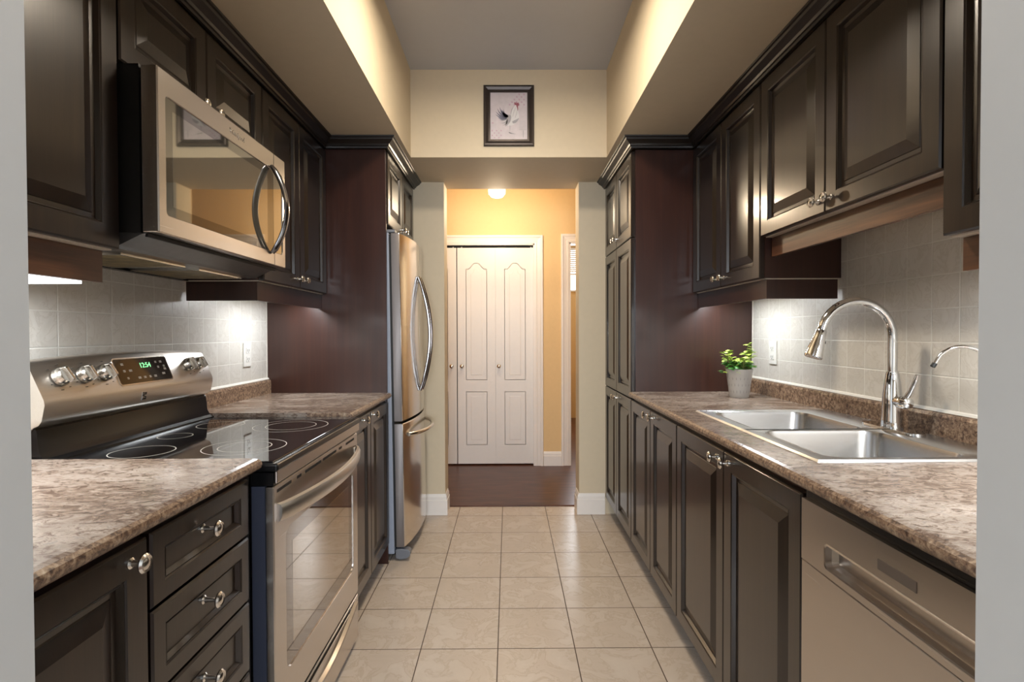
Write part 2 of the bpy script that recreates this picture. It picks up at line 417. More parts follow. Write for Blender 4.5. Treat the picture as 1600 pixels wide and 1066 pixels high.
# room beyond the second door
b = B(); b.box(.2, 2.2, 7.6, 7.7, 0, 1.84); b.box(.2, 2.2, 7.6, 7.7, 2.44, 2.6)
struct('wall_bedroom_far', b, 'hallwall')
struct('wall_bedroom_left', B().box(.245, .30, YH+.62, 7.6, 0, 2.6), 'hallwall')
struct('ceiling_bedroom', B().box(.2, 2.2, YH+.1, 7.7, 2.6, 2.65), 'ceil')
b = B()
for x in (.62, 1.0, 1.4): b.box(x, x+.03, 7.58, 7.64, 1.84, 2.44)
for z in (1.82, 2.06, 2.42): b.box(.3, 1.5, 7.58, 7.64, z, z+.022)
struct('window_1', b, 'trim')
obj('window_pane', B().box(.2, 2.2, 7.66, 7.665, 1.82, 2.46), 'sky', kind='structure')
b = B()
for i in range(12): b.box(.3, 1.5, 7.55, 7.575, 2.10+i*.028, 2.118+i*.028)
tag(obj('window_blind', b, 'white'), 'white blind in the bright window seen through the door opening right of the closet', 'blind')
# door hinge on the casing
b = B(); b.box(.574, .58, YH+.03, YH+.08, .30, .40); tag(obj('door_hinge', b, 'nickel'), 'small metal hinge low on the white door frame right of the closet', 'hinge')

# ------------------------------------------------------------------ bifold closet doors
def arch(u, w, x0):  # cathedral top of the raised panel
    t = (u-x0)/w; t = min(max(t, 0), 1)
    return .055*(.5-.5*math.cos(2*math.pi*t))**1.0
def leaf_panel(b, xc, z0, z1, w, arched, y):
    """raised moulded field, stepping out of the leaf"""
    def ring(d, n):
        pts = []; hw = w/2-d
        pts.append((xc-hw, y-n, z0+d)); pts.append((xc+hw, y-n, z0+d))
        if arched:
            K = 36
            for k in range(K+1):
                u = hw-2*hw*k/K; q = abs(u)/hw
                dz = .055*(1 if q < .12 else (0 if q > .8 else .5+.5*math.cos(math.pi*(q-.12)/.68)))
                pts.append((xc+u, y-n, z1-d-.055+dz))
        else:
            pts.append((xc+hw, y-n, z1-d)); pts.append((xc-hw, y-n, z1-d))
        return pts
    b.rings([ring(0, -.001), ring(0, 0), ring(.004, .0), ring(.008, -.003), ring(.014, -.004), ring(.020, -.004), ring(.05, .001)], cap0=False)
cx = [(.2405, -.1195), (-.1205, -.4715), (-.480, -.835), (-.8355, -1.187)]
locs = ['rightmost leaf of the white closet doors under the arched panels, beside the frame',
        'second white closet leaf from the right frame, its knob beside the dark gap',
        'white closet leaf mostly hidden left of the dark gap, at the opening edge',
        'hidden far left leaf of the white closet doors']
for i in range(0, 4, 2):
    root = thing('closet_door', ((cx[i][0]+cx[i+1][1])/2, YH+.03, 0),
                 ['white two-leaf folding closet door with arched panels and two knobs, straight ahead in the hall',
                  'partly hidden white folding closet door left of the dark gap, at the edge of the hall opening'][i//2], 'door')
    for j in (i, i+1):
        x1, x0 = cx[j]; y = YH+.03
        b = B(); b.box(x0, x1, y, y+.03, .017, 2.018)
        xc = (x0+x1)/2
        leaf_panel(b, xc, .795, 1.878, .195, True, y); leaf_panel(b, xc, .192, .688, .195, False, y)
        lf = obj('door_leaf', b, 'doorw', root)
        kx = (x0+.042) if j != 2 else x0+.30
        if j == 1: kx = x0+.042
        if j == 0: kx = x0+.03
        if j == 2: kx = x1-.045
        if j < 3:
            obj('knob', B().lathe([(.010, 0), (.010, .004), (.006, .008), (.006, .02), (.015, .026), (.019, .034), (.017, .042), (.008, .046), (0, .047)], (kx, y, .925), '-Y'), 'nickel', lf, smooth=True)
    for xx in (cx[i][0]-.03, cx[i+1][1]+.04): obj('top_pivot', B().lathe([(.004, 0), (.004, .008), (.007, .008), (.007, .0105)], (xx, YH+.045, 2.0175), 'Z', 10), 'white', root)
b = B().box(-1.178, .229, YH+.03, YH+.06, 2.0285, 2.0375); tag(obj('closet_track', b, 'dark'), 'thin dark sliding track above the white closet doors', 'track')

# ------------------------------------------------------------------ lamps
def ceiling_lamp(name, x, y, z, r, mat, label):
    t = thing(name, (x, y, z), label, 'ceiling light')
    obj('base', B().lathe([(r*.75, 0), (r*.75, -.02), (r*.98, -.028), (r*.98, -.034), (0, -.034)], (x, y, z-.001), 'Z', 32), 'nickel', t, smooth=True)
    obj('glass_shade', B().lathe([(r*.92, -.034), (r*.95, -.045), (r*.85, -.068), (r*.55, -.086), (r*.2, -.094), (0, -.095)], (x, y, z), 'Z', 32), mat, t, smooth=True)
    return t
hl = thing('hall_ceiling_light', (-.088, 4.2, 2.62), 'small faceted glowing glass light hanging from the hall ceiling', 'ceiling light')
obj('canopy', B().lathe([(.055, 0), (.055, -.012), (.012, -.022), (.007, -.03), (.007, -.21), (.012, -.215)], (-.088, 4.2, 2.619), 'Z', 24), 'nickel', hl, smooth=True)
obj('glass_shade', B().lathe([(.03, -.215), (.066, -.225), (.070, -.26), (.067, -.29), (.045, -.313), (.0, -.315)], (-.088, 4.2, 2.619), 'Z', 8), 'halllamp', hl)
light('hall_bulb', 'POINT', (-.088, 4.2, 2.22), 19, (1, .80, .56), .06)
ceiling_lamp('kitchen_ceiling_light', 0, 1.95, ZT, .17, 'lamp', 'round glass light on the kitchen ceiling above the aisle')
kb_ = light('kitchen_bulb', 'AREA', (0, 1.95, ZT-.105), 18.5, WARM, .30); kb_.data.shape = 'DISK'
light('bedroom_daylight', 'AREA', (1.2, 7.4, 1.9), 30, DAY, 1.2, 1.0, (math.radians(-90), 0, 0))

# ------------------------------------------------------------------ cabinet parts
def fx(s, X, n=0): return s*(X-n)       # n = outward (towards the aisle)
RAISED = [(0, -.020), (0, -.004), (.004, 0), (.052, 0), (.055, -.0025), (.0575, -.0015), (.062, -.012), (.073, -.013), (.075, -.011), (.104, -.0015), (.107, -.0015)]
FLAT = [(0, -.020), (0, -.004), (.004, 0), (.036, 0), (.039, -.003), (.042, -.002), (.048, -.011), (.054, -.011)]
def front(name, root, s, X, y0, y1, z0, z1, prof=RAISED, knob=None, mat='door', k=1.0):
    b = B(); R = []
    lim = min(y1-y0, z1-z0)/2-.012
    mx = prof[-1][0]
    f = min(1, lim/mx)*k
    for d, n in prof:
        d2 = d*f if d > .005 else d
        x = fx(s, X, n); R.append([(x, y0+d2, z0+d2), (x, y1-d2, z0+d2), (x, y1-d2, z1-d2), (x, y0+d2, z1-d2)])
    b.rings(R); o = obj(name, b, mat, root)
    if knob:
        ky, kz = knob; n0 = 0 if prof is RAISED else -.011
        x0 = fx(s, X, n0)
        pr = [(.0095, 0), (.0095, .003), (.006, .006), (.0045, .012), (.0045, .018+(.010 if n0 else 0)), (.009, .020+(.010 if n0 else 0)), (.0155, .0225+(.010 if n0 else 0)), (.0165, .026+(.010 if n0 else 0)), (.0135, .0295+(.010 if n0 else 0)), (.010, .0285+(.010 if n0 else 0)), (.006, .0305+(.010 if n0 else 0)), (0, .031+(.010 if n0 else 0))]
        obj('knob', B().lathe(pr, (x0, ky, kz), 'X' if s < 0 else '-X', 24), 'nickel', o, smooth=True)
    return o
def carcass(root, s, Xw, Xf, y0, y1, z0, z1, top=True, toe=False, t=.016, mat='side', under=None):
    b = B()
    def bx(xa, xb, *r): b.box(min(s*xa, s*xb), max(s*xa, s*xb), *r)
    zb = z0
    bx(Xf, Xw, y0, y0+t, zb, z1); bx(Xf, Xw, y1-t, y1, zb, z1); bx(Xf, Xw, y0+t, y1-t, zb, zb+t); bx(Xw-t, Xw, y0+t, y1-t, zb+t, z1)
    if top: bx(Xf, Xw-t, y0+t, y1-t, z1-t, z1)
    # face frame
    bx(Xf, Xf+t, y0+t, y0+t+.02, zb+t, z1-(t if top else 0)); bx(Xf, Xf+t, y1-t-.02, y1-t, zb+t, z1-(t if top else 0))
    bx(Xf, Xf+t, y0+t+.02, y1-t-.02, z1-t-.03, z1-(t if top else 0))
    c = obj('carcass', b, mat, root)
    if toe:
        b = B()
        x1, x0 = s*(Xf+.06), s*(Xf+.075); b.box(min(x0, x1), max(x0, x1), y0, y1, 0, zb); obj('toe_kick', b, 'dark', root)
    if under:
        b = B(); x0, x1 = s*(Xf+.001), s*(Xw-.002); b.box(min(x0, x1), max(x0, x1), y0+.002, y1-.002, z0-.004, z0-.0005); obj('underside', b, 'under', root, label='pale underside panel')
    return c

# crown mouldings
def crown(name, s, Xu, Xd, label):
    prof = [(0, 2.196), (.010, 2.196), (.012, 2.204), (.018, 2.206), (.022, 2.214), (.034, 2.222), (.044, 2.228), (.047, 2.236), (.054, 2.238), (.056, 2.244), (0, 2.244)]
    P = [((Xu, YN+.001), (1, 0)), ((Xu, YP-.018), (1, -1)), ((Xd, YP-.018), (1, -1)), ((Xd, YS-.001), (1, 0))]
    R = []
    for (x, y), (nx, ny) in P: R.append([(s*(x-nx*p), y+ny*p*1.15, z) for p, z in prof])
    return tag(obj(name, B().rings(R), 'crown'), label, 'crown moulding')
crown('crown_molding', -1, UL, DL, 'dark stepped crown moulding along the tops of the left cabinets')
crown('crown_molding', 1, UR, DR, 'dark stepped crown moulding along the tops of the right cabinets')

# ---- tall side panels and pantry
def panel(s, Xf, Xw, label):
    b = B(); x0, x1 = s*Xf, s*Xw; b.box(min(x0, x1), max(x0, x1), YP, YP+.016, 0, 2.2)
    return tag(obj('tall_side_panel', b, 'side', bevel=.0015), label, 'panel')
panel(-1, .645, WL-.002, 'tall reddish dark wood panel beside the refrigerator above the left counter')
pantry = thing('pantry_cabinet', (.98, 3.2, 0), 'full-height dark pantry cabinet with six doors at the far right', 'cabinet')
carcass(pantry, 1, WR-.003, DR+.021, 2.806, YS-.001, .11, 2.195, toe=True)
ym = 3.205
for z0, z1, kz in ((1.742, 2.193, 1.79), (.876, 1.736, None), (.112, .870, .838)):
    for a, c, ky in ((2.825, ym-.0015, ym-.03), (ym+.0015, 3.572, ym+.03)):
        front('door', pantry, 1, DR, a, c, z0, z1, knob=(ky, kz) if kz else None)

# ---- right side uppers
def upper(s, Xf, Xw, y0, y1, z0, label, doors, rail_z, side=False, zt=2.195, rail_in=.028, knobz=None, rail_end=False, rail_mat='rail'):
    t = thing('wall_cabinet', (s*(Xf+Xw)/2, (y0+y1)/2, z0), label, 'cabinet')
    carcass(t, s, Xw, Xf+.021, y0, y1, z0, zt, under=True)
    for (a, c, ky) in doors:
        front('door', t, s, Xf, a, c, z0+.004 if rail_z is None else z0-.001, zt-.002, knob=(ky, knobz or z0+.038) if ky else None)
    if rail_z is not None:
        b = B(); xa, xb = s*(Xf+rail_in), s*(Xf+rail_in+.016)
        b.box(min(xa, xb), max(xa, xb), y0+.002, y1-.002, rail_z, z0-.005)
        if rail_end:
            xe = s*(Xw-.012); b.box(min(xb, xe), max(xb, xe), y0+.002, y0+.018, rail_z, z0-.005)
        if rail_end == 2:
            xe = s*(Xw-.012); b.box(min(xb, xe), max(xb, xe), y1-.018, y1-.002, rail_z, z0-.005)
        obj('light_rail', b, rail_mat, t)
    return t
XWR, XWL = WR-.0095, WL-.0095
upper(1, UR, XWR, 2.055, YP-.001, 1.440, 'right wall cabinet with two doors next to the tall pantry panel', [(2.057, 2.431, 2.455-.06), (2.434, 2.802, 2.434+.035)], 1.360, rail_end=True, rail_mat='side')
upper(1, UR, XWR, 1.195, 2.053, 1.600, 'shorter wall cabinet above the sink with two doors and a brown rail', [(1.197, 1.631, 1.60), (1.634, 2.050, 1.665)], 1.522, rail_in=.045)
upper(1, UR, XWR, .47, 1.193, 1.446, 'right wall cabinet closest to the camera, cut by the doorway edge', [(.472, .829, None), (.832, 1.190, .862)], 1.366, rail_in=.05)
# ---- left uppers
upper(-1, UL, XWL, .47, 1.318, 1.440, 'left wall cabinet closest to the camera, before the microwave', [(.472, .893, .86), (.896, 1.316, None)], 1.357, rail_in=.045, rail_end=False)
c3 = upper(-1, UL, XWL, 1.322, 2.081, 1.905, 'short wall cabinet with two doors directly above the microwave', [(1.324, 1.700, 1.66), (1.703, 2.079, 1.74)], None, knobz=1.945)
upper(-1, UL, XWL, 2.084, YP-.001, 1.440, 'left wall cabinet with two doors between microwave and refrigerator panel', [(2.086, 2.444, 2.412), (2.447, 2.802, 2.48)], 1.360, rail_end=True, rail_mat='side')
# over the fridge
t = thing('fridge_top_cabinet', (-.96, 3.2, 1.82), 'small two-door cabinet above the refrigerator', 'cabinet')
carcass(t, -1, WL-.003, DL+.021, YP+.017, YS-.001, 1.815, 2.195)
front('door', t, -1, DL, YP+.019, 3.197, 1.812, 2.193, knob=(3.165, 1.845)); front('door', t, -1, DL, 3.2, YS-.003, 1.812, 2.193, knob=(3.235, 1.845))

# ---- base cabinets
def base(s, Xf, Xw, y0, y1, label, zt=.884):
    t = thing('base_cabinet', (s*(Xf+Xw)/2, (y0+y1)/2, 0), label, 'cabinet')
    carcass(t, s, Xw, Xf+.021, y0, y1, .11, zt, top=False, toe=True); return t
t = base(1, DR, WR-.003, 2.056, YP-.001, 'right base cabinet with two doors between pantry and sink cabinet', .745)
front('door', t, 1, DR, 2.058, 2.437, .112, .868, knob=(2.437-.095+.04, .843)); front('door', t, 1, DR, 2.440, 2.818, .112, .868, knob=(2.475, .843))
t = base(1, DR, WR-.003, 1.165, 2.053, 'right base cabinet with two wide doors below the sink', .735)
front('door', t, 1, DR, 1.176, 1.603, .112, .868, knob=(1.57, .838)); front('door', t, 1, DR, 1.606, 2.052, .112, .868, knob=(1.655, .838))
for a_, c_ in ((1.166, 2.0535), (2.0555, YP-.002)): tag(obj('cabinet_rail', B().box(DR+.021, DR+.037, a_, c_, .746, .884), 'side'), 'dark top rail behind the doors of the right base cabinet '+('below the sink' if a_ < 2 else 'next to the pantry'), 'cabinet rail')
t = base(-1, DL, WL-.003, 2.103, YP-.001, 'left base cabinet with two doors between stove and refrigerator')
front('door', t, -1, DL, 2.106, 2.437, .112, .868, knob=(2.40-.09, .85)); front('door', t, -1, DL, 2.440, 2.800, .112, .868, knob=(2.475, .85))
t = base(-1, DL, WL-.003, .46, .934, 'left base cabinet with one tall door, closest to the camera')
front('door', t, -1, DL, .462, .932, .112, .872, knob=(.887, .844))
t = thing('drawer_cabinet', (-.96, 1.13, 0), 'dark base cabinet with stacked drawers beside the stove', 'cabinet')
carcass(t, -1, WL-.003, DL+.021, .937, 1.332, .11, .884, top=False, toe=True)
for z0, z1 in ((.737, .874), (.577, .731), (.405, .571), (.112, .399)):
    front('drawer_front', t, -1, DL, .941, 1.293, z0, z1, FLAT, knob=(1.115, (z0+z1)/2+.013), k=1)
obj('filler_strip', B().box(-.660, -.655, 1.293, 1.331, .11, .87), 'dark', t)
# ---- countertops
def counter_front(b, s, X, y0, y1, xin):
    """post-formed rolled front edge, x from X inward to xin"""
    p = [(xin, ZC), (X+.020, ZC), (X+.009, ZC-.002), (X+.002, ZC-.007), (X, ZC-.014), (X+.002, ZC-.022), (X+.007, ZC-.027), (X+.014, ZC-.029), (X+.035, ZC-.029), (X+.035, ZC-.020), (xin, ZC-.020)]
    b.mi = 1
    R = [[(s*x, y, z) for x, z in p] for y in (y0, y1)]
    V = [[b.bm.verts.new(q) for q in r] for r in R]; n = len(p)
    for i in range(n):
        f = b.face([V[0][i], V[0][(i+1) % n], V[1][(i+1) % n], V[1][i]])
        if i in (0, 1): f.material_index = 0
    b.face(V[0]); b.face(V[1]); b.mi = 0
def lip(name, root, s, Xw, y0, y1):
    b = B(); z0 = ZC; p = [(Xw, z0-.002), (Xw-.019, z0-.002), (Xw-.019, z0+.062), (Xw-.015, z0+.071), (Xw-.006, z0+.074), (Xw, z0+.074)]
    b.rings([[(s*x, y, z) for x, z in p] for y in (y0, y1)]); o = obj(name, b, 'cedge', root)
    b = B(); p = [(Xw-.0005, z0+.074), (Xw-.010, z0+.0745), (Xw-.007, z0+.081), (Xw-.0005, z0+.084)]
    b.rings([[(s*x, y, z) for x, z in p] for y in (y0, y1)]); obj('caulk_line', b, 'caulk', root, label='white sealant bead')
    return o
ct = thing('countertop', (.97, 1.6, ZC-.02), 'long brown mottled countertop on the right holding the sink', 'countertop')
b = B(); counter_front(b, 1, .637, YN+.002, YP-.001, .80)
b.box(.80, XWR, YN+.002, 1.300, ZC-.020, ZC); b.box(.80, XWR, 2.062, YP-.001, ZC-.020, ZC); b.box(1.152, XWR, 1.300, 2.062, ZC-.020, ZC)
obj('worktop', b, ['counter', 'cedge'], ct); lip('backsplash_lip', ct, 1, XWR, YN+.002, YP-.001)
for y0, y1, lb in ((YN+.002, 1.334, 'brown mottled countertop in the left foreground, in front of the stove'), (2.101, YP-.001, 'short brown mottled countertop between the stove and the refrigerator panel')):
    ct = thing('countertop', (-.95, (y0+y1)/2, ZC-.02), lb, 'countertop')
    b = B(); counter_front(b, -1, .622, y0, y1, .80); b.box(-XWL, -.80, y0, y1, ZC-.020, ZC)
    obj('worktop', b, ['counter', 'cedge'], ct); lip('backsplash_lip', ct, -1, XWL, y0, y1)

# ------------------------------------------------------------------ sink
def rr(x0, x1, y0, y1, r, z, n=6):
    pts = []
    for cx_, cy_, a0 in ((x1-r, y1-r, 0), (x0+r, y1-r, 90), (x0+r, y0+r, 180), (x1-r, y0+r, 270)):
        for k in range(n+1):
            a = math.radians(a0+90*k/n); pts.append((cx_+r*math.cos(a), cy_+r*math.sin(a), z))
    return pts
sk = thing('kitchen_sink', (.99, 1.68, ZC), 'double-bowl stainless steel sink set into the right countertop', 'sink')
b = B()
SX0, SX1, SY0, SY1, SM = .742, 1.268, 1.262, 2.095, 1.672
def rim(b, x0, x1, y0, y1, ym0, ym1):
    pass
for (cy0, cy1, by0, by1) in ((SM, SY1, SM+.014, 2.058), (SY0, SM, 1.300, SM-.014)):
    near = cy0 == SY0
    bx0, bx1 = .790, 1.150
    # cell edge -> raised lip -> bowl
    R = []
    R.append(rr(SX0, SX1, cy0, cy1, .0005, ZC+.0005)); R.append(rr(SX0+.004, SX1-.004, cy0+(.004 if near else 0), cy1-(0 if near else .004), .0005, ZC+.006))
    R.append(rr(SX0+.012, SX1-.012, cy0+(.012 if near else 0), cy1-(0 if near else .012), .0005, ZC+.0045))
    R.append(rr(bx0-.006, bx1+.006, by0-.006, by1+.006, .052, ZC+.0045))
    R.append(rr(bx0-.001, bx1+.001, by0-.001, by1+.001, .05, ZC+.002))
    R.append(rr(bx0+.003, bx1-.003, by0+.003, by1-.003, .05, ZC-.010))
    R.append(rr(bx0+.012, bx1-.012, by0+.012, by1-.012, .055, ZC-.13))
    R.append(rr(bx0+.020, bx1-.020, by0+.020, by1-.020, .06, ZC-.155))
    R.append(rr(bx0+.045, bx1-.045, by0+.045, by1-.045, .05, ZC-.166))
    b.rings(R, cap0=False)
obj('sink_body', b, 'steels', sk, smooth=True)
for yc in (1.865, 1.48):
    obj('drain', B().lathe([(.045, .001), (.045, .003), (.036, .004), (.03, -.002), (0, -.002)], (.97, yc, ZC-.165), 'Z', 24), 'chrome', sk, smooth=True)

# faucet
fc = thing('kitchen_faucet', (1.215, 1.665, ZC), 'tall arched chrome faucet with pull-down spray head behind the sink', 'faucet')
FX, FY, FZ = 1.215, 1.665, ZC+.005
obj('base_plate', B().rings([rr(FX-.028, FX+.028, FY-.12, FY+.12, .027, FZ+z) for z in (0, .004, .007)]), 'chrome', fc, smooth=True)
obj('faucet_body', B().lathe([(.030, .005), (.031, .012), (.029, .03), (.0275, .08), (.0265, .11), (.0225, .15), (.0185, .176), (.0165, .180), (.0165, .184)], (FX, FY, FZ), 'Z', 32), 'chrome', fc, smooth=True)
pts = [(FX, FY, FZ+.18), (FX, FY, FZ+.24), (FX, FY, FZ+.29)]
ra = .116
for k in range(1, 17):
    a = math.pi*(k/16)*.93; pts.append((FX-ra+ra*math.cos(a), FY-.006*k/16, FZ+.29+ra*math.sin(a)))
e = Vector(pts[-1]); d = (e-Vector(pts[-2])).normalized()
obj('spout', B().tube(pts, .0135, 20), 'chrome', fc, smooth=True)
obj('spray_head', B().lathe([(.0145, 0), (.016, .004), (.0165, .02), (.0215, .05), (.0255, .078), (.0265, .088), (.024, .091), (0, .089)], e, d, 28), 'chrome', fc, smooth=True)
pd = Vector((-d.z, 0, d.x)).normalized(); pb = e+d*.036+pd*.013; obj('spray_button', B().lathe([(.008, 0), (.008, .006), (.005, .009), (0, .009)], pb, tuple(pd), 14), 'black', fc, smooth=True)
hub = Vector((FX, FY-.018, FZ+.092))
obj('handle_hub', B().lathe([(.017, 0), (.017, .022), (.019, .024), (.020, .040), (.016, .052), (.008, .057), (0, .058)], hub, '-Y', 28), 'chrome', fc, smooth=True)
h0 = hub+Vector((0, -.038, .010)); obj('lever', B().tube([h0, h0+Vector((.004, -.014, .026)), h0+Vector((.008, -.028, .058)), h0+Vector((.010, -.034, .078))], [(.0105, .009), (.0095, .008), (.009, .0075), (.0075, .006)], 14), 'chrome', fc, smooth=True)
# filtered-water faucet
ff = thing('water_filter_faucet', (1.245, 1.375, ZC), 'slim chrome gooseneck tap by the wall, mostly hidden at the doorway edge', 'faucet')
pts = [(1.245, 1.35, ZC+.02), (1.245, 1.35, ZC+.18), (1.245, 1.35, ZC+.22)]
for k in range(1, 13):
    a = math.pi*.80*k/12; pts.append((1.245-.055+.055*math.cos(a), 1.35+.045*k/12, ZC+.22+.055*math.sin(a)))
e = Vector(pts[-1])+Vector((-.013, .002, -.022)); pts.append(e)
obj('neck', B().tube(pts, .0048, 12), 'chrome', ff, smooth=True)
obj('tap_base', B().lathe([(.019, 0), (.019, .006), (.010, .012), (.010, .05), (.0055, .055)], (1.245, 1.35, ZC+.001), 'Z', 20), 'chrome', ff, smooth=True)
obj('tip', B().lathe([(.006, 0), (.0062, .011), (0, .011)], e, (-.5, .08, -.86), 12), 'blackmatt', ff, smooth=True)

# ------------------------------------------------------------------ dishwasher
dw = thing('dishwasher', (.97, .85, 0), 'stainless steel dishwasher under the right countertop at the doorway edge', 'dishwasher')
obj('tub', B().box(.70, WR-.01, .552, 1.160, .10, .872), 'blackmatt', dw)
obj('toe_panel', B().box(.72, .74, .552, 1.160, .0, .10), 'black', dw)
XD = .641
def yz_plate(b, s, X, y0, y1, z0, z1, holes=(), T=.02):
    pass
# door skin with a pocket handle: rings around the pocket
b = B()
HY0, HY1, HZ0, HZ1 = .575, 1.062, .752, .799
def dwring(d, n, r=.010):
    return [(XD-n, y, z) for (y, z, _) in [(p[0], p[1], 0) for p in rr(HY0+d, HY1-d, HZ0+d, HZ1-d, r, 0)]]
outer = [(XD, p[0], p[1]) for p in rr(.553, 1.149, .735, .868, .0006, 0)]
back = [(.70, p[0], p[1]) for p in rr(.553, 1.149, .735, .868, .0006, 0)]
b.rings([back, outer, dwring(-.003, 0), dwring(-.002, .002), dwring(.001, .001), dwring(.002, -.012), dwring(.006, -.024, .006)], cap0=False)
obj('control_panel', b, 'steel', dw)
b = B().box(XD, .70, .553, 1.149, .115, .7335); obj('door_panel', b, 'steel', dw, bevel=.002)
obj('display_window', B().box(XD-.0008, XD+.004, .822, .910, .817, .835), 'dispw', dw)
obj('top_edge', B().box(XD+.010, .70, .553, 1.149, .8685, .8845), 'black', dw)
obj('side_gap', B().box(.665, .70, 1.150, 1.1635, .11, .87), 'blackmatt', dw)

# ------------------------------------------------------------------ microwave
mw = thing('microwave_oven', (-1.08, 1.71, 1.445), 'stainless over-the-range microwave with dark mirrored window and curved handle', 'microwave')
MY0, MY1 = 1.330, 2.080; MX = .871
obj('housing', B().box(-XWL+.001, -.917, MY0, MY1, 1.483, 1.902), 'blackmatt', mw)
def frame_yz(b, s, X, T, y0, y1, z0, z1, wy0, wy1, wz0, wz1, r=.012, ro=.004, lipd=.002):
    def L(a0, a1, c0, c1, rad, n): return [(s*(X-n), p[0], p[1]) for p in rr(a0, a1, c0, c1, rad, 0)]
    b.rings([L(wy0, wy1, wz0, wz1, r, -T), L(y0, y1, z0, z1, ro, -T), L(y0, y1, z0, z1, ro, -.003), L(y0+.003, y1-.003, z0+.003, z1-.003, ro, 0),
             L(wy0-lipd, wy1+lipd, wz0-lipd, wz1+lipd, r, 0), L(wy0, wy1, wz0, wz1, r, -lipd), L(wy0, wy1, wz0, wz1, r, -T)], cap0=False, cap1=False)
SPL = 1.983
b = B(); frame_yz(b, -1, MX, .040, MY0, MY1, 1.484, 1.900, 1.362, 2.055, 1.534, 1.836); 
obj('door_frame', b, 'steel', mw)
obj('door_seam', B().box(-MX-.001, -MX+.0004, SPL-.0012, SPL+.0012, 1.486, 1.534), 'blackmatt', mw); obj('door_seam', B().box(-MX-.001, -MX+.0004, SPL-.0012, SPL+.0012, 1.836, 1.898), 'blackmatt', mw)
wg = obj('window_glass', B().box(-MX-.008, -MX-.003, 1.360, SPL-.001, 1.532, 1.838), 'mwborder', mw)
obj('mirror_pane', B().box(-MX-.0032, -MX-.0028, 1.392, 1.935, 1.560, 1.808), 'mwglass', wg)
obj('control_glass', B().box(-MX-.008, -MX-.003, SPL+.001, 2.057, 1.532, 1.838), 'mwglass', mw, label='dark glass control strip')
pts = []; rad = []
for k in range(25):
    q = k/24; a = math.sin(math.pi*q); bow = .052*a**.8
    pts.append((-MX+.004+bow, 1.955+.008*a, 1.527+q*.318)); rad.append((.0165, .0085) if 0 < k < 24 else (.012, .006))
obj('door_handle', B().tube(pts, rad, 16, (0, 1, 0)), 'graph', mw, smooth=True, label='curved polished handle')
b = text_bm('Whirlpool', .022, lambda u, v, n: (-MX+.0008+n, 1.72+u, 1.868+v))
obj('emblem', b, 'nickel', mw)
# underside: vent strip, filters, lamp covers
b = B(); b.rings([[(-.905, y, 1.483), (-.917, y, 1.480), (-.975, y, 1.452), (-.985, y, 1.446), (-XWL+.001, y, 1.446), (-XWL+.001, y, 1.483)] for y in (MY0+.004, MY1-.004)])
obj('bottom_pan', b, 'mwgrey', mw)
obj('vent_slot', B().box(-.912, -.906, MY0+.01, MY1-.01, 1.474, 1.4835), 'blackmatt', mw)
for a, c in ((1.40, 1.66), (1.75, 2.01)):
    b = B(); b.box(-1.23, -1.02, a, c, 1.4395, 1.4455); obj('grease_filter', b, 'filter', mw)
    b = B()
    for bb in ((-1.238, -1.23, a-.008, c+.008), (-1.02, -1.012, a-.008, c+.008), (-1.23, -1.02, a-.008, a), (-1.23, -1.02, c, c+.008)): b.box(bb[0], bb[1], bb[2], bb[3], 1.4375, 1.4455)
    obj('filter_frame', b, 'nickel', mw)
obj('lamp_cover', B().box(-1.20, -1.06, 1.345, 1.39, 1.441, 1.4455), 'white', mw)
obj('mounting_bracket', B().box(-1.272, -1.245, MY0+.01, MY1-.01, 1.436, 1.4455), 'black', mw)

# ------------------------------------------------------------------ stove
st = thing('electric_range', (-.94, 1.71, 0), 'stainless electric range with black glass cooktop between the left countertops', 'stove')
SY0_, SY1_ = 1.343, 2.094; CT = .902
obj('range_body', B().box(-1.27, -.655, SY0_, SY1_, .03, .875), 'black', st)
# side trim strip seen from the aisle
obj('side_trim', B().box(-.655, -.6215, SY0_+.001, SY0_+.012, .05, .840), 'trimdark', st)
b = B(); b.box(-1.20, -.588, SY0_, SY1_, .876, CT-.004); obj('cooktop_frame', b, 'black', st, bevel=.006, seg=3)
b = B(); b.box(-1.187, -.606, SY0_+.014, SY1_-.014, CT-.004, CT); obj('cooktop_glass', b, 'cookglass', st, bevel=.002)
def ring_bm(x, y, r, w=.0022, n=64):
    b = B(); z = CT+.0003; R = [[(x+q*math.cos(2*math.pi*k/n), y+q*math.sin(2*math.pi*k/n), z) for k in range(n)] for q in (r, r-w)]
    b.rings(R, cap0=False, cap1=False); return b
for x, y, rs in ((-1.02, 1.475, (.080,)), (-.765, 1.535, (.112, .072)), (-1.035, 1.905, (.078,)), (-.775, 1.885, (.125, .085)), (-1.07, 1.70, (.05,))):
    for r in rs: obj('burner_ring', ring_bm(x, y, r), 'ring', st)
